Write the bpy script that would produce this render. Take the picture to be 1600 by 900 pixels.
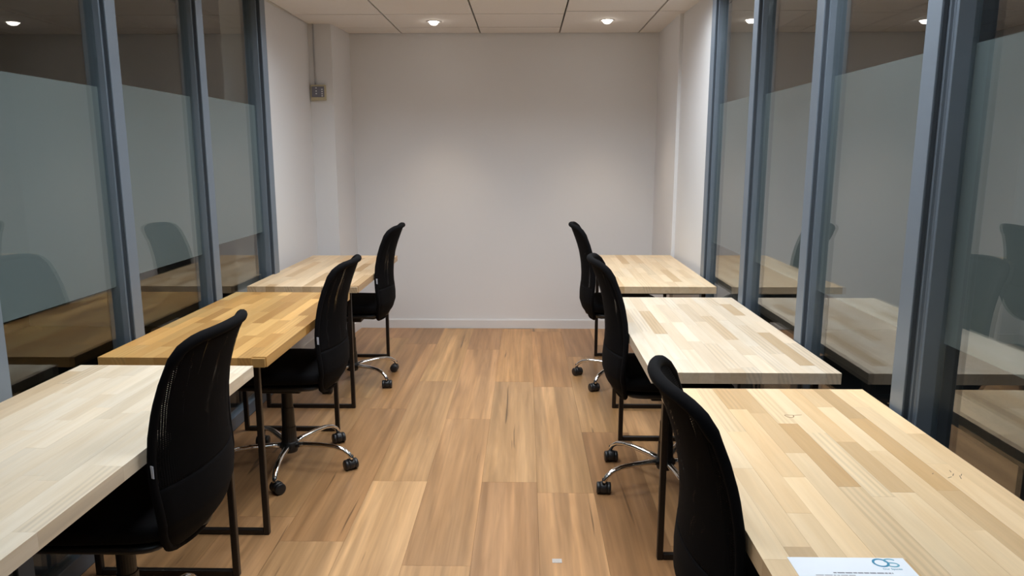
import bpy, math, random
from mathutils import Matrix, Vector

# ------------------------------------------------------------------ clear
for o in list(bpy.data.objects):
    bpy.data.objects.remove(o, do_unlink=True)
SC = bpy.context.scene
COL = SC.collection
R = random.Random(7)

# ------------------------------------------------------------------ camera
F_PX, PITCH, YAW, ROLL, CAM_H = 1138.3, 0.1793, -0.0184, 0.0001, 1.4531
cam_d = bpy.data.cameras.new('camera')
cam_d.sensor_width = 36.0
cam_d.lens = 36.0 * F_PX / 1600.0
cam_d.clip_start = 0.02
cam = bpy.data.objects.new('camera', cam_d)
COL.objects.link(cam)
fw = Vector((math.sin(YAW) * math.cos(PITCH), math.cos(YAW) * math.cos(PITCH), -math.sin(PITCH)))
rt = Vector((math.cos(YAW), -math.sin(YAW), 0))
up = rt.cross(fw)
r2 = rt * math.cos(ROLL) + up * math.sin(ROLL)
u2 = -rt * math.sin(ROLL) + up * math.cos(ROLL)
m = Matrix((r2, u2, -fw)).transposed().to_4x4()
m.translation = Vector((0, 0, CAM_H))
cam.matrix_world = m
SC.camera = cam

# ------------------------------------------------------------------ world, light, exposure
w = bpy.data.worlds.new('world')
SC.world = w
w.use_nodes = True
w.node_tree.nodes['Background'].inputs[0].default_value = (0.80, 0.88, 1.0, 1)
w.node_tree.nodes['Background'].inputs[1].default_value = 0.02
SC.view_settings.view_transform = 'Standard'
SC.view_settings.look = 'None'
SC.view_settings.gamma = 1.0
SC.view_settings.use_curve_mapping = False
SC.view_settings.exposure = 0.0
TROFFER_W = 38.0                    # watts in each recessed ceiling light
TROFFER_RGB = (0.90, 0.955, 1.0)
TROFFER_COOL = (0.68, 0.86, 1.0)      # the lamps behind the viewpoint are colder
DOWN_W = 7.5                       # watts in each small warm downlight
DOWN_RGB = (1.0, 0.80, 0.58)

# ------------------------------------------------------------------ main measures (metres)
CEIL = 2.418
BACK = 6.09
GLX, GRX = -1.58, 1.10              # glass planes left / right
DESK_H, DESK_T = 0.74, 0.038

# ------------------------------------------------------------------ material helpers
def mat(name, rgb, rough=0.6, metal=0.0, spec=0.5):
    m_ = bpy.data.materials.new(name)
    m_.use_nodes = True
    b = m_.node_tree.nodes['Principled BSDF']
    b.inputs['Base Color'].default_value = (*rgb, 1)
    b.inputs['Roughness'].default_value = rough
    b.inputs['Metallic'].default_value = metal
    b.inputs['Specular IOR Level'].default_value = spec
    return m_

def nd(m_, t, **kw):
    n = m_.node_tree.nodes.new(t)
    for k, v in kw.items():
        setattr(n, k, v)
    return n

def lk(m_, a, b):
    m_.node_tree.links.new(a, b)

def noise_tint(m_, scale=(3, 3, 3), lo=0.94, hi=1.04, bump=0.0, detail=4):
    """multiply the base colour by a soft world-space noise and add fine relief"""
    b = m_.node_tree.nodes['Principled BSDF']
    rgb = tuple(b.inputs['Base Color'].default_value)
    g = nd(m_, 'ShaderNodeNewGeometry')
    mp = nd(m_, 'ShaderNodeMapping'); mp.inputs['Scale'].default_value = scale
    lk(m_, g.outputs['Position'], mp.inputs['Vector'])
    n = nd(m_, 'ShaderNodeTexNoise'); n.inputs['Scale'].default_value = 1.0; n.inputs['Detail'].default_value = detail
    lk(m_, mp.outputs[0], n.inputs['Vector'])
    mr = nd(m_, 'ShaderNodeMapRange'); mr.inputs['To Min'].default_value = lo; mr.inputs['To Max'].default_value = hi
    lk(m_, n.outputs['Fac'], mr.inputs['Value'])
    mx = nd(m_, 'ShaderNodeMix', data_type='RGBA', blend_type='MULTIPLY')
    mx.inputs['Factor'].default_value = 1.0
    mx.inputs[6].default_value = rgb
    lk(m_, mr.outputs[0], mx.inputs[7])
    lk(m_, mx.outputs[2], b.inputs['Base Color'])
    if bump:
        bp = nd(m_, 'ShaderNodeBump'); bp.inputs['Strength'].default_value = bump; bp.inputs['Distance'].default_value = 0.002
        lk(m_, n.outputs['Fac'], bp.inputs['Height']); lk(m_, bp.outputs[0], b.inputs['Normal'])
    return m_

def wood(name, rough, fine, broad, streak, contrast, crack=0.0, knots=0.0, sap=0.0):
    """object colour times long grain running along world Y, shifted for every piece"""
    m_ = bpy.data.materials.new(name); m_.use_nodes = True
    b = m_.node_tree.nodes['Principled BSDF']
    b.inputs['Roughness'].default_value = rough
    oi = nd(m_, 'ShaderNodeObjectInfo'); g = nd(m_, 'ShaderNodeNewGeometry')
    off = nd(m_, 'ShaderNodeVectorMath', operation='SCALE'); off.inputs[0].default_value = (31.7, 17.3, 9.1)
    lk(m_, oi.outputs['Random'], off.inputs['Scale'])
    ad = nd(m_, 'ShaderNodeVectorMath', operation='ADD')
    lk(m_, g.outputs['Position'], ad.inputs[0]); lk(m_, off.outputs[0], ad.inputs[1])

    def tex(scale, detail, dist=0.0):
        mp = nd(m_, 'ShaderNodeMapping'); mp.inputs['Scale'].default_value = scale
        lk(m_, ad.outputs[0], mp.inputs['Vector'])
        n = nd(m_, 'ShaderNodeTexNoise'); n.inputs['Scale'].default_value = 1.0
        n.inputs['Detail'].default_value = detail; n.inputs['Distortion'].default_value = dist
        lk(m_, mp.outputs[0], n.inputs['Vector'])
        return n.outputs['Fac']

    def rng(src, a0, a1, t0, t1):
        mr = nd(m_, 'ShaderNodeMapRange')
        for k, v in zip(('From Min', 'From Max', 'To Min', 'To Max'), (a0, a1, t0, t1)):
            mr.inputs[k].default_value = v
        lk(m_, src, mr.inputs['Value'])
        return mr.outputs[0]

    def mul(a, c):
        x = nd(m_, 'ShaderNodeMath', operation='MULTIPLY'); lk(m_, a, x.inputs[0]); lk(m_, c, x.inputs[1]); return x.outputs[0]
    f1 = tex(fine, 5, 0.6)
    f2 = tex(broad, 3, 1.2)
    f3 = tex(streak, 2, 0.3)
    v = mul(rng(f1, 0.3, 0.7, 1 - contrast, 1 + contrast * 0.6), rng(f2, 0.3, 0.7, 1 - contrast * 1.1, 1 + contrast * 0.8))
    v = mul(v, rng(f3, 0.45, 0.75, 1.0, 1 - contrast * 0.9))
    if sap:
        v = mul(v, rng(tex((9, .30, 9), 1, 0.8), 0.56, 0.66, 1.0, 1 + sap))
        v = mul(v, rng(tex((14, .22, 14), 1, 0.4), 0.56, 0.64, 1.0, 1 - sap * .5))
    if crack:
        c = tex((26, 1.15, 26), 2, 0.5)
        v = mul(v, rng(c, 0.70, 0.74, 1.0, 1 - crack))
    if knots:                            # cathedral figure on some of the pieces
        mp = nd(m_, 'ShaderNodeMapping'); mp.inputs['Scale'].default_value = (1, .09, 1)
        lk(m_, ad.outputs[0], mp.inputs['Vector'])
        wv = nd(m_, 'ShaderNodeTexWave', wave_type='RINGS', rings_direction='SPHERICAL'); wv.inputs['Scale'].default_value = 22
        wv.inputs['Distortion'].default_value = 3.0; wv.inputs['Detail'].default_value = 2
        lk(m_, mp.outputs[0], wv.inputs['Vector'])
        pick = nd(m_, 'ShaderNodeMath', operation='GREATER_THAN'); pick.inputs[1].default_value = .80
        fr_ = nd(m_, 'ShaderNodeMath', operation='FRACT'); m7 = nd(m_, 'ShaderNodeMath', operation='MULTIPLY'); m7.inputs[1].default_value = 7.31
        lk(m_, oi.outputs['Random'], m7.inputs[0]); lk(m_, m7.outputs[0], fr_.inputs[0]); lk(m_, fr_.outputs[0], pick.inputs[0])
        amt = mul(rng(wv.outputs['Fac'], .0, .8, knots, 0.0), pick.outputs[0])
        inv = nd(m_, 'ShaderNodeMath', operation='SUBTRACT'); inv.inputs[0].default_value = 1.0; lk(m_, amt, inv.inputs[1])
        v = mul(v, inv.outputs[0])
    mx = nd(m_, 'ShaderNodeMix', data_type='RGBA', blend_type='MULTIPLY'); mx.inputs['Factor'].default_value = 1
    lk(m_, oi.outputs['Color'], mx.inputs[6]); lk(m_, v, mx.inputs[7])
    # darker grain is also a little redder
    hs = nd(m_, 'ShaderNodeMix', data_type='RGBA', blend_type='MULTIPLY')
    lk(m_, rng(f2, 0.35, 0.65, 0.55, 0.0), hs.inputs['Factor'])
    lk(m_, mx.outputs[2], hs.inputs[6]); hs.inputs[7].default_value = (1.0, 0.93, 0.82, 1)
    lk(m_, hs.outputs[2], b.inputs['Base Color'])
    bp = nd(m_, 'ShaderNodeBump'); bp.inputs['Strength'].default_value = 0.06; bp.inputs['Distance'].default_value = 0.001
    lk(m_, f1, bp.inputs['Height']); lk(m_, bp.outputs[0], b.inputs['Normal'])
    return m_

M = {}
M['wall'] = noise_tint(mat('white_wall_paint', (0.745, 0.745, 0.755), 0.75), (1.5, 1.5, 1.5), 0.97, 1.02, 0.02)
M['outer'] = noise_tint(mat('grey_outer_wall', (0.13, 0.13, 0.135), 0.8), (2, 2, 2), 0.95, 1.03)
M['ceil'] = noise_tint(mat('ceiling_tile_white', (0.78, 0.755, 0.73), 0.9), (60, 60, 60), 0.96, 1.03, 0.1)
M['ceil_back'] = mat('ceiling_grid_shadow', (0.16, 0.14, 0.13), 0.9)
M['base'] = noise_tint(mat('baseboard_paint', (0.74, 0.73, 0.73), 0.5), (2, 2, 2), 0.97, 1.02)
M['under'] = noise_tint(mat('floor_screed', (0.10, 0.06, 0.035), 0.8), (5, 5, 5), 0.9, 1.05)
M['carpet'] = noise_tint(mat('dark_carpet', (0.035, 0.035, 0.04), 0.95), (150, 150, 150), 0.6, 1.3, 0.3)
M['alu'] = noise_tint(mat('blue_grey_aluminium', (0.160, 0.198, 0.245), 0.40, 0.2), (3, 3, 30), 0.97, 1.03)
M['gasket'] = noise_tint(mat('black_gasket', (0.045, 0.058, 0.075), 0.5), (20, 20, 20), 0.9, 1.1)
M['film'] = noise_tint(mat('grey_green_privacy_film', (0.150, 0.172, 0.180), 0.75, 0, 0.1), (1.2, 1.2, 1.2), 0.96, 1.04)
M['plank'] = wood('floor_plank_wood', 0.36, (55, 2.2, 55), (10, 0.8, 10), (24, 0.5, 24), 0.16, crack=0.55, sap=0.28)
M['stave'] = wood('butcher_block_wood', 0.42, (110, 5, 110), (22, 1.8, 22), (45, 1.2, 45), 0.045, knots=0.15)
M['steel'] = noise_tint(mat('black_powder_coat', (0.022, 0.018, 0.016), 0.34, 0.4), (90, 90, 90), 0.85, 1.15, 0.05)
M['fabric'] = noise_tint(mat('black_fabric', (0.0032, 0.0030, 0.0037), 0.92, 0, 0.12), (700, 700, 700), 0.7, 1.3, 0.2)
M['plastic'] = noise_tint(mat('black_plastic', (0.012, 0.012, 0.013), 0.42), (60, 60, 60), 0.9, 1.1)
M['chrome'] = noise_tint(mat('polished_chrome', (0.80, 0.79, 0.77), 0.09, 1.0), (8, 8, 8), 0.97, 1.02)
M['tag'] = noise_tint(mat('white_woven_tag', (0.62, 0.67, 0.78), 0.7), (300, 300, 300), 0.85, 1.05)
M['tagprint'] = mat('tag_print', (0.22, 0.25, 0.36), 0.7)
M['paper'] = noise_tint(mat('white_paper', (0.80, 0.83, 0.88), 0.7), (30, 30, 30), 0.99, 1.01)
M['ink'] = mat('grey_ink', (0.22, 0.22, 0.25), 0.8)
M['blue1'] = mat('logo_blue', (0.05, 0.25, 0.40), 0.7)
M['blue2'] = mat('logo_light_blue', (0.14, 0.37, 0.48), 0.7)
M['tan'] = noise_tint(mat('beige_box_plastic', (0.50, 0.44, 0.29), 0.5), (40, 40, 40), 0.94, 1.05)
M['panel'] = noise_tint(mat('slate_face_plate', (0.17, 0.17, 0.21), 0.45), (40, 40, 40), 0.92, 1.08)
M['conduit'] = noise_tint(mat('grey_white_conduit', (0.42, 0.42, 0.44), 0.5), (30, 30, 30), 0.96, 1.03)
M['mark'] = mat('white_print', (0.72, 0.72, 0.74), 0.6)
M['tape'] = noise_tint(mat('worn_white_tape', (0.50, 0.45, 0.41), 0.6), (200, 200, 200), 0.85, 1.1)
M['knot'] = mat('knot_brown', (0.22, 0.11, 0.045), 0.6)
M['pencil'] = mat('pencil_mark', (0.16, 0.12, 0.09), 0.8)
M['trim'] = noise_tint(mat('white_fixture_trim', (0.78, 0.77, 0.76), 0.4), (20, 20, 20), 0.98, 1.01)
M['louvre'] = noise_tint(mat('satin_louvre', (0.22, 0.22, 0.23), 0.4, 0.3), (20, 20, 20), 0.97, 1.02)
M['housing'] = noise_tint(mat('lamp_housing_white', (0.30, 0.30, 0.30), 0.6), (20, 20, 20), 0.98, 1.02)

def glass_mat(name, ior):
    m_ = bpy.data.materials.new(name); m_.use_nodes = True
    nt = m_.node_tree; nt.nodes.clear()
    out = nd(m_, 'ShaderNodeOutputMaterial'); mx = nd(m_, 'ShaderNodeMixShader')
    fr = nd(m_, 'ShaderNodeFresnel'); ge = nd(m_, 'ShaderNodeNewGeometry')
    io = nd(m_, 'ShaderNodeMapRange')          # the same air-to-glass reflectance on both faces of the pane
    io.inputs['To Min'].default_value = ior; io.inputs['To Max'].default_value = 1 / ior
    lk(m_, ge.outputs['Backfacing'], io.inputs['Value']); lk(m_, io.outputs[0], fr.inputs['IOR'])
    tr = nd(m_, 'ShaderNodeBsdfTransparent'); tr.inputs[0].default_value = (0.93, 0.96, 0.955, 1)
    gl = nd(m_, 'ShaderNodeBsdfGlossy'); gl.inputs['Roughness'].default_value = 0.0
    gl.inputs['Color'].default_value = (0.98, 0.98, 0.98, 1)
    lk(m_, fr.outputs[0], mx.inputs[0]); lk(m_, tr.outputs[0], mx.inputs[1]); lk(m_, gl.outputs[0], mx.inputs[2])
    lk(m_, mx.outputs[0], out.inputs[0])
    return m_
M['glass_left'] = glass_mat('clear_partition_glass', 1.5)
M['glass_right'] = glass_mat('coated_partition_glass', 1.95)

def mesh_fabric():
    """black chair mesh: a real weave of small holes, in the chair's own coordinates"""
    m_ = bpy.data.materials.new('black_open_mesh'); m_.use_nodes = True
    nt = m_.node_tree; b = nt.nodes['Principled BSDF']; out = nt.nodes['Material Output']
    b.inputs['Base Color'].default_value = (0.0035, 0.0033, 0.004, 1); b.inputs['Roughness'].default_value = 0.9
    b.inputs['Specular IOR Level'].default_value = 0.12
    tc = nd(m_, 'ShaderNodeTexCoord'); sp = nd(m_, 'ShaderNodeSeparateXYZ')
    lk(m_, tc.outputs['Object'], sp.inputs[0])

    def wave(src, per):
        a = nd(m_, 'ShaderNodeMath', operation='MULTIPLY'); a.inputs[1].default_value = 2 * math.pi / per
        lk(m_, src, a.inputs[0])
        s = nd(m_, 'ShaderNodeMath', operation='SINE'); lk(m_, a.outputs[0], s.inputs[0])
        g = nd(m_, 'ShaderNodeMath', operation='GREATER_THAN'); g.inputs[1].default_value = -0.08
        lk(m_, s.outputs[0], g.inputs[0]); return g.outputs[0]
    mu = nd(m_, 'ShaderNodeMath', operation='MULTIPLY')
    lk(m_, wave(sp.outputs['Y'], 0.0070), mu.inputs[0]); lk(m_, wave(sp.outputs['Z'], 0.0052), mu.inputs[1])
    tr = nd(m_, 'ShaderNodeBsdfTransparent'); mx = nd(m_, 'ShaderNodeMixShader')
    lk(m_, mu.outputs[0], mx.inputs[0]); lk(m_, b.outputs[0], mx.inputs[1]); lk(m_, tr.outputs[0], mx.inputs[2])
    lk(m_, mx.outputs[0], out.inputs[0])
    return m_
M['mesh'] = mesh_fabric()

def emit_mat(name, rgb, s):
    m_ = bpy.data.materials.new(name); m_.use_nodes = True
    b = m_.node_tree.nodes['Principled BSDF']
    b.inputs['Base Color'].default_value = (*rgb, 1)
    b.inputs['Emission Color'].default_value = (*rgb, 1); b.inputs['Emission Strength'].default_value = s
    return m_
M['led'] = emit_mat('warm_lamp_glow', (1.0, 0.92, 0.82), 22.0)

# ------------------------------------------------------------------ mesh helpers
class MB:
    def __init__(self): self.v = []; self.f = []
    def box(self, x0, x1, y0, y1, z0, z1):
        n = len(self.v)
        self.v += [(x, y, z) for z in (z0, z1) for y in (y0, y1) for x in (x0, x1)]
        self.f += [tuple(n + i for i in q) for q in ((0, 2, 3, 1), (4, 5, 7, 6), (0, 1, 5, 4), (2, 6, 7, 3), (0, 4, 6, 2), (1, 3, 7, 5))]
        return self
    def prism(self, poly, z0, z1):
        n = len(self.v); k = len(poly)
        self.v += [(x, y, z0) for x, y in poly] + [(x, y, z1) for x, y in poly]
        self.f += [tuple(n + i for i in range(k))[::-1], tuple(n + k + i for i in range(k))]
        self.f += [(n + i, n + (i + 1) % k, n + k + (i + 1) % k, n + k + i) for i in range(k)]
        return self
    def rings(self, rings, cap=True, closed=False):
        n = len(self.v); k = len(rings[0])
        for r in rings: self.v += [tuple(p) for p in r]
        L = len(rings)
        for i in range(L if closed else L - 1):
            a = n + i * k; b = n + ((i + 1) % L) * k
            for j in range(k):
                self.f.append((a + j, a + (j + 1) % k, b + (j + 1) % k, b + j))
        if cap and not closed:
            self.f.append(tuple(n + j for j in range(k))[::-1])
            self.f.append(tuple(n + (L - 1) * k + j for j in range(k)))
        return self
    def tube(self, pts, rad, k=10, closed=False, flat=1.0):
        pts = [Vector(p) for p in pts]; rs = rad if isinstance(rad, (list, tuple)) else [rad] * len(pts)
        L = len(pts); rings = []; prev = None
        for i, p in enumerate(pts):
            a = pts[(i - 1) % L] if (closed or i > 0) else p
            c = pts[(i + 1) % L] if (closed or i < L - 1) else p
            t = (c - a).normalized()
            if prev is None:
                ref = Vector((0, 0, 1)) if abs(t.z) < 0.9 else Vector((0, 1, 0))
                u = t.cross(ref).normalized()
            else:
                u = (prev - t * prev.dot(t)).normalized()
            prev = u; v = t.cross(u)
            rings.append([p + u * math.cos(2 * math.pi * j / k) * rs[i] + v * math.sin(2 * math.pi * j / k) * rs[i] * flat for j in range(k)])
        return self.rings(rings, cap=True, closed=closed)
    def lathe(self, prof, k=20, c=(0, 0, 0), axis='z'):
        rings = []
        for r, h in prof:
            ring = []
            for j in range(k):
                a = 2 * math.pi * j / k
                if axis == 'z': q = (c[0] + r * math.cos(a), c[1] + r * math.sin(a), c[2] + h)
                else: q = (c[0] + r * math.cos(a), c[1] + h, c[2] - r * math.sin(a))
                ring.append(q)
            rings.append(ring)
        return self.rings(rings)
    def cushion(self, c, sx, sy, sz, e1=0.35, e2=0.5, nu=28, nv=14, warp=None):
        def p(t, e): return math.copysign(abs(t) ** e, t)
        rings = []
        for i in range(nv + 1):
            a = -math.pi / 2 + math.pi * i / nv
            a = max(-math.pi / 2 + 0.02, min(math.pi / 2 - 0.02, a))
            ring = []
            for j in range(nu):
                b = 2 * math.pi * j / nu
                x = p(math.cos(a), e2) * p(math.cos(b), e1); y = p(math.cos(a), e2) * p(math.sin(b), e1); z = p(math.sin(a), e2)
                q = Vector((x * sx, y * sy, z * sz))
                if warp: q = warp(q)
                ring.append((c[0] + q.x, c[1] + q.y, c[2] + q.z))
            rings.append(ring)
        return self.rings(rings)
    def data(self, name, material, smooth=False):
        me = bpy.data.meshes.new(name); me.from_pydata(self.v, [], self.f); me.update()
        if material is not None: me.materials.append(material)
        if smooth:
            me.polygons.foreach_set('use_smooth', [True] * len(me.polygons))
        return me
    def build(self, name, material, parent=None, smooth=False, bevel=0.0, seg=2):
        o = bpy.data.objects.new(name, self.data(name, material, smooth)); COL.objects.link(o)
        o.parent = parent
        if bevel:
            md = o.modifiers.new('bevel', 'BEVEL'); md.width = bevel; md.segments = seg; md.limit_method = 'ANGLE'; md.angle_limit = math.radians(40)
        return o

def tag(o, label=None, cat=None, group=None, kind=None):
    if label: o['label'] = label
    if cat: o['category'] = cat
    if group: o['group'] = group
    if kind: o['kind'] = kind
    return o

def empty(name, loc=(0, 0, 0), rz=0.0):
    o = bpy.data.objects.new(name, None); COL.objects.link(o)
    o.location = loc; o.rotation_euler = (0, 0, rz); o.empty_display_size = 0.1
    return o

def structure(name, mb, material, label, cat, bevel=0.0):
    return tag(mb.build(name, material, None, bevel=bevel), label, cat, None, 'structure')

def copy_tree(o, parent=None):
    c = o.copy(); COL.objects.link(c); c.parent = parent
    for ch in o.children: copy_tree(ch, c)
    return c

# unit box shared by all planks, staves and tiles
UNIT = MB().box(-.5, .5, -.5, .5, -.5, .5)

# ------------------------------------------------------------------ room shell
XL, XR = -4.3, 3.7                  # outer walls of the rooms beyond the glass
YN = -4.2                           # wall behind the viewpoint
fl = MB().box(XL, XR, YN, BACK + .1, -0.10, -0.012).build('floor', M['under'])
tag(fl, 'warm oak-toned plank floor running down the aisle', 'floor', None, 'structure')

plank_me = UNIT.data('plank', M['plank'])
PW, PL = 0.2485, 1.49
X0 = -0.69
JOINT = {-1: 4.05, 0: 3.09, 1: 2.40, 2: 3.088, 3: 2.985, 4: 3.70, 5: 2.55, 6: 3.3, -2: 2.75, -3: 3.4, -4: 2.3}
OAK = (0.425, 0.240, 0.112)
TONE = {(0, 3.09): (1.30, 1.36, 1.40), (0, 4.58): (1.05, 1.06, 1.04), (0, 6.07): (1.18, 1.20, 1.10),
        (1, 3.89): (0.98, 0.96, 0.94), (1, 2.40): (1.16, 1.18, 1.18), (1, 5.38): (1.04, 1.02, 1.0),
        (2, 3.09): (0.98, 0.95, 0.96), (2, 4.58): (1.16, 1.20, 1.22), (2, 6.07): (1.22, 1.18, 1.05),
        (3, 2.98): (1.02, 1.0, 1.0), (3, 4.47): (1.12, 1.14, 1.14), (3, 5.96): (1.14, 1.08, 0.98),
        (4, 3.70): (0.84, 0.78, 0.74), (4, 5.19): (1.10, 1.10, 1.05), (-1, 4.05): (0.84, 0.80, 0.76), (-1, 5.54): (0.92, 0.88, 0.82)}
for c in range(-4, 8):
    j = JOINT.get(c, R.uniform(2, 3.4))
    x0 = max(GLX + .02, X0 + c * PW); x1 = min(GRX - .02 if c > 6 else 9, X0 + (c + 1) * PW)
    if x1 > GRX - .0: x1 = GRX - .02
    if x1 - x0 < .03: continue
    y = j
    while y < BACK: y += PL
    while y - PL > YN + .3:
        ye, ys = min(y, BACK - .002), y - PL
        if ye - ys > .03:
            t = None
            for (cc, yy), v in TONE.items():
                if cc == c and abs(yy - y) < .15: t = v
            if t is None:
                s = R.uniform(0.86, 1.08); t = (s, s * R.uniform(.96, 1.03), s * R.uniform(.92, 1.05))
            o = bpy.data.objects.new('floor_plank', plank_me); COL.objects.link(o); o.parent = fl
            o.location = ((x0 + x1) / 2, (ye + ys) / 2, -0.006)
            o.scale = (x1 - x0 - .0007, ye - ys - .0009, .012 + R.uniform(-.0002, .0))
            o.color = (OAK[0] * t[0], OAK[1] * t[1], OAK[2] * t[2], 1)
        y -= PL
for side, xa, xb in (('left', XL, GLX + .02), ('right', GRX - .02, XR)):
    structure('floor_%s' % side, MB().box(xa, xb, YN, BACK, -.012, 0.0), M['carpet'],
              'dark carpet seen dimly beyond the %s glass partition' % side, 'floor')

structure('wall_back', MB().box(XL, XR, BACK, BACK + .1, -.1, CEIL + .25), M['wall'], 'plain off-white painted end wall of the aisle', 'wall')
structure('wall_behind', MB().box(XL, XR, YN - .1, YN, -.1, CEIL + .25), M['wall'], 'off-white wall behind the viewpoint', 'wall')
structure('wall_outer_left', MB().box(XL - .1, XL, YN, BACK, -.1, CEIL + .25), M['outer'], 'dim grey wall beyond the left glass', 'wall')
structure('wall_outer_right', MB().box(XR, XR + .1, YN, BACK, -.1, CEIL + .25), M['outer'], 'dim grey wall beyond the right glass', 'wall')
# solid side walls between the end of the glazing and the end wall, each with a corner pillar
JL0, JL1 = 4.38, 4.46               # jambs
JR0, JR1 = 4.32, 4.40
structure('wall_left', MB().prism([(-1.80, JL1), (-1.655, JL1), (-1.625, 5.645), (-1.452, 5.645), (-1.418, BACK), (-1.80, BACK)], 0, CEIL),
          M['wall'], 'short white wall with corner pillar left of the end wall', 'wall')
structure('wall_right', MB().prism([(1.30, BACK), (1.062, BACK), (1.062, 5.29), (1.085, 5.29), (1.115, JR1), (1.30, JR1)], 0, CEIL),
          M['wall'], 'short white wall with shallow step right of the end wall', 'wall')
bh = .076
structure('baseboard_back', MB().box(-1.418, 1.062, BACK - .014, BACK, 0, bh - .006).box(-1.418, 1.062, BACK - .009, BACK, bh - .006, bh), M['base'],
          'white baseboard along the foot of the end wall', 'baseboard')
structure('baseboard_left', MB().prism([(-1.655, JL1), (-1.641, JL1), (-1.611, 5.631), (-1.440, 5.631), (-1.404, BACK - .014), (-1.418, BACK - .014), (-1.452, 5.645), (-1.625, 5.645)], 0, bh),
          M['base'], 'white baseboard wrapping the corner pillar behind the pale far left desk', 'baseboard')
structure('baseboard_right', MB().prism([(1.062, BACK - .014), (1.048, BACK - .014), (1.048, 5.276), (1.0715, 5.276), (1.101, JR1), (1.115, JR1), (1.085, 5.29), (1.062, 5.29)], 0, bh),
          M['base'], 'white baseboard at the foot of the right side wall', 'baseboard')

# ceiling: dark grid void with separate tiles, openings left for the recessed lights
ce = MB().box(XL, XR, YN, BACK + .1, CEIL + .20, CEIL + .28).build('ceiling', M['ceil_back'])
tag(ce, 'suspended ceiling of square off-white tiles with thin dark joints', 'ceiling', None, 'structure')
tile_me = UNIT.data('ceiling_tile', M['ceil'])
xs = [-0.996 + .63 * k for k in range(-6, 9)]
xs = [x if abs(x - .264) > .01 else .267 for x in xs]
TROFF = [(-0.996, -0.366, 3.488, 4.688), (0.267, 0.894, 3.40, 4.60), (-0.996, -0.366, 1.688, 2.888), (0.267, 0.894, 1.60, 2.80),
         (-0.996, -0.366, -0.712, 0.488), (0.267, 0.894, -0.80, 0.40)]
def in_troffer(xc, yc):
    return any(a < xc < b and c < yc < d for a, b, c, d in TROFF)
def ceiling_tile(x0, x1, y0, y1):
    g = .0058
    if x1 - x0 < .03 or y1 - y0 < .03: return
    o = bpy.data.objects.new('ceiling_tile', tile_me); COL.objects.link(o); o.parent = ce
    o.location = ((x0 + x1) / 2, (y0 + y1) / 2, CEIL + .01 + R.uniform(0, .0012)); o.scale = (x1 - x0 - 2 * g, y1 - y0 - 2 * g, .02)
for k in range(len(xs) - 1):
    x0, x1 = xs[k], xs[k + 1]
    right = x0 > .2
    ys = [BACK - .006] + ([5.20, 4.60] if right else [5.819, 5.288, 4.688])
    while ys[-1] > YN: ys.append(ys[-1] - .6)
    xa, xb = max(x0, XL), min(x1, XR)
    for a, b in zip(ys[1:], ys[:-1]):
        if in_troffer((x0 + x1) / 2, (a + b) / 2): continue
        ceiling_tile(xa, xb, max(a, YN), b)

# ------------------------------------------------------------------ glazing
def mullion(n, side, gx, y0, y1, label, deep=.040, heavy=False):
    """side -1 left, +1 right; stepped aluminium post standing proud of the glass"""
    s = -side                           # direction into the aisle
    ix = gx + s * deep
    st = gx + s * deep * .56            # where the step is
    e = .010
    out = gx - s * .05
    poly = [(ix, y0), (ix, y1), (st, y1), (st, y1 + e), (out, y1 + e), (out, y0 - e), (st, y0 - e), (st, y0)]
    if heavy:                           # an extra leaf edge with a dark joint
        poly = [(ix, y0), (ix, y1), (st, y1), (st, y1 + e), (out, y1 + e), (out, y0 - .024), (gx + s * .010, y0 - .024),
                (gx + s * .010, y0 - .014), (gx + s * .013, y0 - .014), (gx + s * .013, y0 - e), (st, y0 - e), (st, y0)]
    o = MB().prism(poly, 0.0, CEIL).build('trim_%d' % n, M['alu'], None, bevel=.0012, seg=1)
    tag(o, label, 'mullion', None, 'structure')
    for ya, yb in ((y0 - .0025, y0 + .001), (y1 - .001, y1 + .0025)):      # dark glazing strips on both flanks
        MB().box(min(ix - s * .004, st + s * .002), max(ix - s * .004, st + s * .002), ya, yb, .0, CEIL).build('glazing_strip', M['gasket'], o)
    return o

ML = [(JL0 + .0, JL1), (3.545, 3.615), (2.775, 2.845), (2.0, 2.07), (1.23, 1.30), (0.46, 0.53), (-0.31, -0.24)]
MR = [(JR0 + .0, JR1), (3.515, 3.585), (2.745, 2.815), (1.975, 2.045), (1.205, 1.275), (0.435, 0.505), (-0.335, -0.265)]
WHERE_L = ['blue-grey end post where left glass meets the white side wall', 'blue-grey post behind the far end of the golden left desk',
           'blue-grey post beside the near half of the golden left desk', 'blue-grey post at the left picture edge above the whitish near desk',
           'blue-grey post left of the whitish near desk, just outside the view', 'blue-grey left post level with the viewpoint', 'blue-grey last post of the left partition behind the viewpoint']
WHERE_R = ['blue-grey end post where right glass meets the white side wall', 'blue-grey post between the two far right desks',
           'blue-grey post beside the middle of the whitish right desk', 'heaviest blue-grey post, between the whitish and nearest yellow right desks',
           'blue-grey post right of the desk with the paper, outside the view', 'blue-grey right post level with the viewpoint', 'blue-grey last post of the right partition behind the viewpoint']
n = 0
for i, (a, b) in enumerate(ML):
    n += 1; mullion(n, -1, GLX, a, b, WHERE_L[i], .050 if i == 0 else .040)
for i, (a, b) in enumerate(MR):
    n += 1; mullion(n, 1, GRX, a, b, WHERE_R[i], .036 if i == 0 else .040, heavy=(i == 3))
FILM = {-1: [(1.000, 1.745), (.975, 1.730), (.952, 1.706)], 1: [(.950, 1.745), (.950, 1.735), (.950, 1.735)]}
ORD = ['farthest', 'second farthest', 'third farthest', 'fourth farthest', 'fifth farthest', 'nearest']
wn = 0
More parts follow.
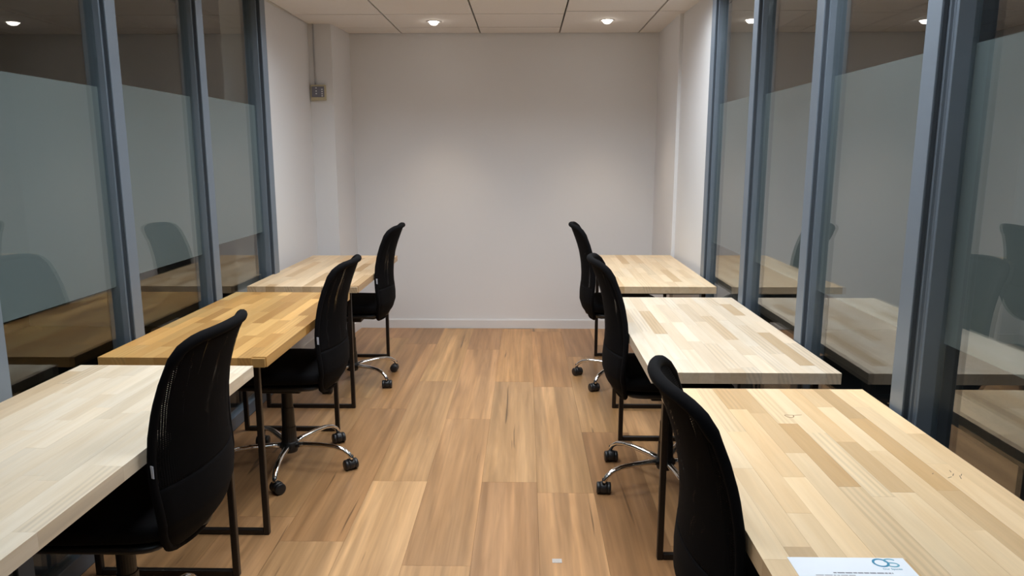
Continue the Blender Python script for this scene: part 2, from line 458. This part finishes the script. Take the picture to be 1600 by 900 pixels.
for side, gx, ms in ((-1, GLX, ML), (1, GRX, MR)):
    nm = 'left' if side < 0 else 'right'
    for i in range(len(ms) - 1):
        wn += 1
        y1 = ms[i][0] - .011; y0 = ms[i + 1][1] + .011
        if side > 0 and i + 1 == 4: pass
        g = gx + (.032 if (side > 0 and i >= 3) else 0.0)      # the nearer right leaves sit further out
        if side > 0 and i == 3: y1 -= .014
        win = empty('window_%d' % wn, (g, (y0 + y1) / 2, 0))
        tag(win, '%s clear glass panel of the %s partition with a frosted middle band' % (ORD[i], nm), 'glass panel', None, 'structure')
        h = (y1 - y0) / 2
        a, b = (g - .010, g) if side < 0 else (g, g + .010)
        a -= g; b -= g
        MB().box(a, b, -h, h, .07, CEIL - .05).build('pane', M['glass_left' if side < 0 else 'glass_right'], win)
        c, d = (a - .003, a - .001) if side < 0 else (b + .001, b + .003)
        fo = MB().box(c, d, -h, h, *FILM[side][min(i, 2)]).build('privacy_film', M['film'], win)
        fo['label'] = 'grey-green frosted privacy band'
        MB().box(min(a, b) - .02, max(a, b) + .02, -h, h, 0.0, .07).build('bottom_rail', M['alu'], win, bevel=.002, seg=1)
        MB().box(min(a, b) - .02, max(a, b) + .02, -h, h, CEIL - .05, CEIL).build('top_rail', M['alu'], win, bevel=.002, seg=1)

# ------------------------------------------------------------------ recessed ceiling lights
TL = ['recessed louvred light over the golden left desk', 'recessed louvred light over the whitish middle right desk', 'recessed louvred light over the near left desk',
      'recessed louvred light over the near right desk', 'recessed louvred light behind the viewpoint on the left', 'recessed louvred light behind the viewpoint on the right']
for (x0, x1, y0, y1), lab in zip(TROFF, TL):
    cx, cy = (x0 + x1) / 2, (y0 + y1) / 2
    hx, hy = (x1 - x0) / 2 - .006, (y1 - y0) / 2 - .006
    t = tag(empty('ceiling_light', (cx, cy, CEIL)), lab, 'ceiling light', 'recessed louvred ceiling lights')
    hb = MB()
    hb.box(-hx, hx, -hy, hy, .13, .14).box(-hx, -hx + .006, -hy, hy, 0, .13).box(hx - .006, hx, -hy, hy, 0, .13)
    hb.box(-hx, hx, -hy, -hy + .006, 0, .13).box(-hx, hx, hy - .006, hy, 0, .13)
    hb.build('housing', M['housing'], t)
    fb = MB()
    for q in ((-hx, -hx + .02, -hy, hy), (hx - .02, hx, -hy, hy), (-hx + .02, hx - .02, -hy, -hy + .02), (-hx + .02, hx - .02, hy - .02, hy)):
        fb.box(*q, -.003, .001)
    fb.build('frame', M['trim'], t)
    bl = MB().box(-hx + .007, hx - .007, -.002, .002, .003, .048).data('louvre_blade', M['louvre'])
    for k in range(1, 8):
        o = bpy.data.objects.new('louvre_blade', bl); COL.objects.link(o); o.parent = t
        o.location = (0, -hy + 2 * hy * k / 8, 0)
    rl = MB().box(-.002, .002, -hy + .007, hy - .007, .005, .046).data('louvre_rail', M['louvre'])
    for k in range(1, 3):
        o = bpy.data.objects.new('louvre_rail', rl); COL.objects.link(o); o.parent = t
        o.location = (-hx + 2 * hx * k / 3, 0, 0)
    ld = bpy.data.lights.new('lamp_glow', 'AREA'); ld.shape = 'RECTANGLE'; ld.size = 2 * hx - .06; ld.size_y = 2 * hy - .06
    ld.energy = TROFFER_W * (0.34 if y0 < 1 else 1.0); ld.color = TROFFER_RGB if y0 > 1 else TROFFER_COOL
    lo = bpy.data.objects.new('lamp_glow', ld); COL.objects.link(lo); lo.parent = t; lo.location = (0, 0, .115)

for x, y, lab in ((-.674, 5.565, 'small round glowing downlight on the left half of the ceiling'), (.585, 5.525, 'small round glowing downlight on the right half of the ceiling')):
    t = tag(empty('downlight', (x, y, CEIL)), lab, 'downlight', 'small round downlights near the end wall')
    MB().lathe([(.036, .0), (.040, -.004), (.050, -.004), (.052, -.001), (.052, .001)], 28).build('trim_ring', M['trim'], t, smooth=True)
    MB().lathe([(.002, -.026), (.012, -.025), (.022, -.0205), (.030, -.012), (.034, -.004), (.036, -.001)], 28).build('lamp_lens', M['led'], t, smooth=True)
    ld = bpy.data.lights.new('lamp_beam', 'SPOT'); ld.energy = DOWN_W * 4; ld.color = DOWN_RGB; ld.spot_size = math.radians(72); ld.spot_blend = 1.0
    ld.shadow_soft_size = .035
    lo = bpy.data.objects.new('lamp_beam', ld); COL.objects.link(lo); lo.parent = t; lo.location = (0, 0, -.05)

# ------------------------------------------------------------------ desks
stave_me = UNIT.data('stave', M['stave'])
bar_me = {}
def tube_bar(name, dx, dy, dz, parent, loc):
    key = (round(dx, 3), round(dy, 3), round(dz, 3))
    if key not in bar_me:
        bar_me[key] = MB().box(-dx / 2, dx / 2, -dy / 2, dy / 2, -dz / 2, dz / 2).data(name, M['steel'])
    o = bpy.data.objects.new(name, bar_me[key]); COL.objects.link(o); o.parent = parent; o.location = loc
    md = o.modifiers.new('bevel', 'BEVEL'); md.width = .0035; md.segments = 2
    return o

def desk(x0, x1, y0, y1, side, base, vary, dark, label, seed, rows=12, special=()):
    rr = random.Random(seed)
    cx, cy = (x0 + x1) / 2, (y0 + y1) / 2
    t = tag(empty('desk', (cx, cy, 0)), label, 'desk', 'butcher-block desks along the glass')
    hx, hy = (x1 - x0) / 2, (y1 - y0) / 2
    zt, zb = DESK_H, DESK_H - DESK_T
    top = MB().box(-hx + .004, hx - .004, -hy + .004, hy - .004, zb + .002, zt - .004).build('tabletop', M['stave'], t)
    top.color = (base[0] * .7, base[1] * .7, base[2] * .7, 1)
    w_ = 2 * hx / rows
    for i in range(rows):
        y = -hy - rr.uniform(0, .3)
        while y < hy:
            L = rr.uniform(.20, .50); a, b = max(y, -hy), min(y + L, hy)
            if hy - b < .05: b = hy
            y = b
            if b - a < .03 and b < hy: continue
            o = bpy.data.objects.new('stave', stave_me); COL.objects.link(o); o.parent = top
            o.location = (-hx + (i + .5) * w_, (a + b) / 2, (zt + zb) / 2 + rr.uniform(-.0001, .0001))
            o.scale = (w_ - .0003, b - a - .0003, DESK_T)
            v = 1 + rr.gauss(0, vary); wm = rr.gauss(0, vary * .35)
            k = rr.random()
            if k < dark: v *= rr.uniform(.70, .86); wm += .05
            wm += max(0.0, 1 - v) * .42
            c = [base[0] * v * (1 + wm * .45), base[1] * v * (1 - wm * .30), base[2] * v * (1 - wm * 1.3)]
            o.color = (min(c[0], .88), min(c[1], .86), min(c[2], .82), 1)
    tw = .0225
    xa, xb = (-hx + .045, hx - .072) if side < 0 else (-hx + .072, hx - .045)
    for ye in (-hy + .105, hy - .085):
        for xe in (xa, xb):
            tube_bar('leg', tw, tw, zb - .0, t, (xe, ye, zb / 2))
        tube_bar('foot_bar', xb - xa - tw, tw, tw, t, ((xa + xb) / 2, ye, tw / 2))
        tube_bar('top_bar', xb - xa - tw, tw, tw, t, ((xa + xb) / 2, ye, zb - tw / 2))
    return t

PALE_W = (0.80, 0.735, 0.635)
desk(-1.540, -0.938, 1.13, 2.410, -1, (0.78, 0.675, 0.53), .05, .10, 'whitish butcher-block desk at the lower left corner, nearest on the left', 11)
desk(-1.538, -0.932, 2.507, 3.785, -1, (0.58, 0.345, 0.120), .13, .20, 'golden oiled butcher-block desk, middle one on the left', 22)
desk(-1.545, -0.930, 3.955, 5.240, -1, (0.70, 0.52, 0.33), .06, .12, 'tan pale butcher-block desk by the corner pillar, farthest on the left', 33)
desk(0.450, 1.058, 3.985, 5.300, 1, (0.70, 0.545, 0.365), .05, .10, 'light butcher-block desk against the right side wall, farthest on the right', 44)
desk(0.424, 1.056, 2.357, 3.680, 1, (0.65, 0.545, 0.42), .055, .10, 'whitish butcher-block desk, middle one on the right', 55)
RN = desk(0.428, 1.048, 0.90, 2.190, 1, (0.73, 0.545, 0.335), .08, .24, 'yellowish butcher-block desk with a sheet of paper, nearest on the right', 66)
# knot and pencil marks on the nearest right desk
kn = MB()
kn.tube([(.738 + .012 * math.cos(a), 1.955 - .02 * math.sin(a), DESK_H + .0002) for a in [math.pi * q / 8 for q in range(9)]], .0012, 6, flat=.3)
kn.tube([(.728, 1.957, DESK_H + .0002), (.752, 1.953, DESK_H + .0002), (.775, 1.958, DESK_H + .0002)], .001, 6, flat=.3)
o = kn.build('knot', M['knot'], None); o.parent = RN; o.matrix_parent_inverse = Matrix.Translation(-Vector(RN.location)); o['label'] = 'small dark brown knot in the wood'
pm = MB()
for dx, dy, l in ((0, 0, .02), (.022, .012, .016), (.034, -.004, .02), (.03, .03, .012), (.045, .012, .014), (-.03, .02, .008)):
    a = R.uniform(.3, 1.2)
    x, y = .953 + dx * .8, 1.555 + dy
    pm.tube([(x, y, DESK_H + .0002), (x + l * math.cos(a) * .6, y + l * math.sin(a), DESK_H + .0002)], .0009, 5, flat=.3)
o = pm.build('pencil_mark', M['pencil'], None); o.parent = RN; o.matrix_parent_inverse = Matrix.Translation(-Vector(RN.location)); o['label'] = 'faint pencil scribble'

# ------------------------------------------------------------------ chairs
PROF = [(1.005, -.352, .130), (.998, -.349, .160), (.983, -.343, .182), (.950, -.330, .198), (.90, -.311, .207), (.84, -.293, .214), (.77, -.281, .221), (.70, -.276, .225),
        (.64, -.278, .226), (.58, -.284, .222), (.53, -.284, .212), (.48, -.268, .190), (.445, -.242, .155), (.426, -.222, .110)]
def prof(z):
    P = PROF
    if z >= P[0][0]: return P[0][1], P[0][2]
    for a, b in zip(P[:-1], P[1:]):
        if b[0] <= z <= a[0]:
            t = (a[0] - z) / (a[0] - b[0]); t2 = t
            return a[1] + (b[1] - a[1]) * t2, a[2] + (b[2] - a[2]) * t2
    return P[-1][1], P[-1][2]
WRAP = .054
def back_pt(u, z, off=0.0):
    """point on the backrest shell; u across (-1..1), off metres towards the front"""
    x, hw = prof(z)
    return (x + WRAP * (abs(u) ** 2.1) * min(1.0, (hw / .20) ** 2) + off, u * hw, z)
def shell(z0, z1, off0, off1, nz=22, nu=16, inset=.98, crown=0.0):
    mb = MB(); grid = []
    for s, off in ((0, off0), (1, off1)):
        g = []
        for i in range(nz + 1):
            z = z0 + (z1 - z0) * i / nz; row = []
            for j in range(nu + 1):
                u = (-1 + 2 * j / nu) * inset
                k = off
                if crown and s: k = off + crown * (1 - abs(u) ** 3) * math.sin(math.pi * i / nz)
                row.append(len(mb.v)); mb.v.append(back_pt(u, z, k))
            g.append(row)
        grid.append(g)
    for s in (0, 1):
        g = grid[s]
        for i in range(nz):
            for j in range(nu):
                q = (g[i][j], g[i][j + 1], g[i + 1][j + 1], g[i + 1][j])
                mb.f.append(q if s == 0 else q[::-1])
    a, b = grid
    for i in range(nz):
        mb.f.append((a[i][0], a[i + 1][0], b[i + 1][0], b[i][0])); mb.f.append((a[i + 1][nu], a[i][nu], b[i][nu], b[i + 1][nu]))
    for j in range(nu):
        mb.f.append((a[0][j + 1], a[0][j], b[0][j], b[0][j + 1])); mb.f.append((a[nz][j], a[nz][j + 1], b[nz][j + 1], b[nz][j]))
    return mb

def make_chair():
    t = empty('office_chair')
    # backrest, local +x is the way the sitter faces
    br = shell(.630, 1.000, -.006, -.0035, 24, 16).build('backrest', M['mesh'], t, smooth=True)
    br['label'] = 'black see-through mesh backrest'
    shell(.630, 1.000, .007, .0095, 24, 16).build('front_mesh', M['mesh'], br, smooth=True)
    lp = shell(.429, .634, -.007, .011, 18, 16, crown=.008).build('lower_back_pad', M['fabric'], t, smooth=True)
    # outer frame piping all the way round
    pts = []
    zs = [.426 + (1.005 - .426) * (.5 - .5 * math.cos(math.pi * i / 32)) for i in range(33)]
    for z in zs: pts.append(back_pt(1, z))
    for k in range(1, 10): pts.append((back_pt(1 - k / 5, 1.005)[0] - .003 * math.sin(math.pi * k / 10), (1 - k / 5) * .130, 1.005 + .006 * math.sin(math.pi * k / 10)))
    for z in zs[::-1]: pts.append(back_pt(-1, z))
    for k in range(1, 8): pts.append((back_pt(-1 + k / 4, .426)[0], (-1 + k / 4) * .110, .426 - .004 * math.sin(math.pi * k / 8)))
    rad = [.0145 if p[2] > .95 else (.011 if p[2] > .45 else .012) for p in pts]
    MB().tube(pts, rad, 10, closed=True).build('back_frame', M['fabric'], br, smooth=True)
    tg = MB().box(-.0008, .0008, -.006, .006, -.016, .016).build('brand_tag', M['tag'], br)
    p = back_pt(1, .690); tg.location = (p[0] - .006, p[1] + .0115, p[2]); tg.rotation_euler = (0, 0, 1.05); tg['label'] = 'small white woven tag'
    # bracket under the seat
    MB().tube([(-.262, 0, .48), (-.242, 0, .442), (-.205, 0, .425), (-.15, 0, .412), (-.08, 0, .414), (-.02, 0, .415)], [.012, .016, .020, .022, .022, .022], 10, flat=.6).build('back_bracket', M['plastic'], t, smooth=True)
    # seat
    def warp(q):
        f = max(0, (q.x - .10) / .13)
        return Vector((q.x, q.y * (1 - .06 * max(0, -q.x / .23)), q.z - .022 * f * f + .010 * (abs(q.y) / .23) ** 2))
    st = MB().cushion((.0, 0, .500), .250, .236, .037, .30, .55, 36, 14, warp).build('seat', M['fabric'], t, smooth=True)
    MB().cushion((.0, 0, .460), .215, .21, .014, .28, .4, 28, 8).build('seat_pan', M['plastic'], st, smooth=True)
    MB().box(-.085, .10, -.065, .065, .392, .450).build('tilt_mechanism', M['plastic'], t, bevel=.008)
    MB().tube([(.02, -.05, .412), (.03, -.14, .408), (.03, -.215, .400), (.03, -.245, .396)], [.005, .005, .006, .011], 8).build('height_lever', M['plastic'], t, smooth=True)
    # gas column with telescopic cover
    MB().lathe([(.014, .22), (.014, .39)], 16).build('gas_piston', M['chrome'], t, smooth=True)
    MB().lathe([(.036, .085), (.036, .10), (.033, .19), (.030, .19), (.029, .285), (.026, .285), (.025, .392), (.018, .394)], 22).build('column_cover', M['plastic'], t, smooth=False)
    MB().lathe([(.026, .062), (.036, .066), (.040, .080), (.040, .112), (.034, .120)], 22).build('base_hub', M['plastic'], t, smooth=True)
    arm = MB().tube([(.030, 0, .098), (.08, 0, .106), (.17, 0, .111), (.234, 0, .109), (.278, 0, .098), (.305, 0, .080), (.317, 0, .062), (.318, 0, .054)],
                    [.0165, .015, .0135, .0125, .012, .0118, .0115, .011], 12, flat=.85).data('base_arm', M['chrome'], True)
    hood = MB().lathe([(.003, -.018), (.0245, -.016), (.0265, -.008), (.0265, .008), (.0245, .016), (.003, .018)], 18, axis='y')
    hood.lathe([(.009, .0), (.009, .028)], 10, c=(.012, 0, .018))
    hood_me = hood.data('caster', M['plastic'], True)
    wheel_me = MB().lathe([(.004, -.0085), (.022, -.0085), (.0255, -.005), (.0255, .005), (.022, .0085), (.004, .0085)], 20, axis='y').data('wheel', M['plastic'], True)
    for k in range(5):
        a = 2 * math.pi * k / 5
        o = bpy.data.objects.new('base_arm', arm); COL.objects.link(o); o.parent = t; o.rotation_euler = (0, 0, a)
        c = bpy.data.objects.new('caster', hood_me); COL.objects.link(c); c.parent = t
        sw = R.uniform(-1.2, 1.2) + a
        d = Vector((.318, 0, 0)); d.rotate(Matrix.Rotation(a, 3, 'Z')); e = Vector((.012, 0, 0)); e.rotate(Matrix.Rotation(sw, 3, 'Z'))
        c.location = (d.x - e.x, d.y - e.y, .0275); c.rotation_euler = (0, 0, sw)
        for s in (-1, 1):
            wv = bpy.data.objects.new('wheel', wheel_me); COL.objects.link(wv); wv.parent = c; wv.location = (0, s * .0225, -.002)
    return t

proto = make_chair()
BASE = ('base_arm', 'caster')
def set_base(ch, ang):
    """turn the five-star base on its own, leaving seat and back where they are"""
    for o in ch.children:
        if o.name.split('.')[0] in BASE:
            o.matrix_basis = Matrix.Rotation(ang, 4, 'Z') @ o.matrix_basis
# x, y, facing, base angle (world), label
CH = [(-1.135, 1.885, 180, -60, 0.005, 'black mesh office chair at the whitish near left desk'),
      (-1.122, 3.270, 180, -12, -.022, 'black mesh office chair at the golden middle left desk'),
      (-1.136, 4.610, 180, 37, 0.008, 'black mesh office chair at the tan desk by the corner pillar'),
      (0.643, 4.630, 0, 158, 0.014, 'black mesh office chair at the far right desk near the end wall'),
      (0.634, 3.110, 0, 133, 0.008, 'black mesh office chair at the whitish middle right desk'),
      (0.637, 1.512, 0, 100, -.022, 'black mesh office chair at the near right desk with the paper')]
for i, (x, y, face, ba, dz, lab) in enumerate(CH):
    ch = proto if i == 0 else copy_tree(proto)
    ch.location = (x, y, 0); ch.rotation_euler = (0, 0, math.radians(face))
    tag(ch, lab, 'chair', 'black mesh office chairs')
    ch['base_turn'] = math.radians(ba - face); ch['raise'] = dz
chairs = [o for o in COL.objects if o.name.startswith('office_chair')]
for ch in chairs:
    set_base(ch, ch['base_turn'])
    for o in ch.children:
        if o.name.split('.')[0] in ('backrest', 'lower_back_pad', 'back_bracket', 'seat', 'tilt_mechanism', 'height_lever'):
            o.location.z += ch['raise']
    del ch['base_turn'], ch['raise']

# ------------------------------------------------------------------ wall control box with conduit
cb = tag(empty('control_box', (-1.5595, 5.645, 1.922)), 'beige wall control box with slate face on the corner pillar', 'control box')
MB().box(-.0555, .0555, -.032, 0, -.0565, .0565).build('casing', M['tan'], cb, bevel=.004)
fp = MB().box(-.047, .047, -.036, -.030, -.034, .043).build('face_plate', M['panel'], cb, bevel=.0015, seg=1)
fp['label'] = 'slate grey face plate'
lm = MB().box(-.005, .005, -.0375, -.035, -.004, .004).data('indicator', M['mark'])
for x, z in ((-.012, .032), (-.012, .010), (-.012, -.009), (.032, .022), (.032, .006), (.032, -.010), (.032, -.025)):
    o = bpy.data.objects.new('indicator', lm); COL.objects.link(o); o.parent = fp; o.location = (x, 0, z)
tag(MB().tube([(-1.583, 5.637, 1.975), (-1.583, 5.637, 2.2), (-1.583, 5.637, CEIL - .001)], .006, 10).build('conduit', M['conduit'], None, smooth=True),
    'thin white conduit rising from the control box to the ceiling', 'conduit')

# ------------------------------------------------------------------ sheet of paper with printed heading
PX, PY = .474, 1.2165
pp = tag(empty('paper_sheet', (PX, PY, DESK_H)), 'white printed sheet with a blue logo lying on the nearest right desk', 'paper')
rings = []
mb = MB().box(0, .207, -.293, 0, .0002, .0008)
mb.build('sheet', M['paper'], pp)
zt = .0010
def ring_shape(cx, cy, rx, ry, th, a0, a1, nseg=28):
    mb_ = MB()
    pts = [(cx + rx * math.cos(a0 + (a1 - a0) * k / nseg), cy + ry * math.sin(a0 + (a1 - a0) * k / nseg), zt) for k in range(nseg + 1)]
    mb_.tube(pts, th, 6, closed=False, flat=1)
    mb_.v = [(x, y, zt + (z - zt) * .05) for x, y, z in mb_.v]
    return mb_
ring_shape(.160, -.0165, .0125, .0118, .0021, 0, 2 * math.pi).build('logo_letter', M['blue1'], pp)
mb = MB()
pts = []
for k in range(15):
    a = math.radians(20 + 250 * k / 14); pts.append((.1785 + .0095 * math.cos(a), -.0105 + .0062 * math.sin(a), zt))
for k in range(15):
    a = math.radians(90 - 260 * k / 14); pts.append((.1785 + .0098 * math.cos(a), -.0228 + .0062 * math.sin(a), zt))
mb.tube(pts, .0018, 6)
mb.v = [(x, y, zt + (z - zt) * .05) for x, y, z in mb.v]
mb.build('logo_letter', M['blue2'], pp)
def text_obj(name, body, size, x, y, material, parent):
    cu = bpy.data.curves.new(name, 'FONT'); cu.body = body; cu.size = size; cu.extrude = .0001
    tmp = bpy.data.objects.new(name, cu); COL.objects.link(tmp)
    dg = bpy.context.evaluated_depsgraph_get(); dg.update()
    me = bpy.data.meshes.new_from_object(tmp.evaluated_get(dg)); me.name = name
    bpy.data.objects.remove(tmp, do_unlink=True)
    me.materials.clear(); me.materials.append(material)
    o_ = bpy.data.objects.new(name, me); COL.objects.link(o_); o_.parent = parent; o_.location = (x, y, zt)
    return o_
text_obj('logo_caption', 'Our Spaces', .0072, .1545, -.0385, M['blue2'], pp)
# the heading and the body lines are too small to read: rows of word-length dashes
def dashes(name, y, x0, x1, h, seed):
    rr = random.Random(seed); mb_ = MB(); x = x0
    while x < x1:
        L = min(rr.uniform(.004, .014), x1 - x)
        mb_.box(x, x + L, y - h / 2, y + h / 2, zt - .0001, zt + .0001); x += L + .0016
    ob = mb_.build(name, M['ink'], pp)
    return ob
dashes('printed_line', -.0495, .063, .166, .0030, 1)
dashes('printed_line', -.0570, .030, .098, .0014, 2)
for k in range(12):
    dashes('printed_line', -.066 - .009 * k, .020, .185 if k % 4 else .14, .0016, 10 + k)

# small pale sticker left on the floor
tag(MB().box(.102, .137, 2.425, 2.452, .0003, .0011).build('sticker', M['tape'], None), 'tiny white scrap of tape stuck to the aisle floor', 'sticker')
bpy.context.view_layer.update()
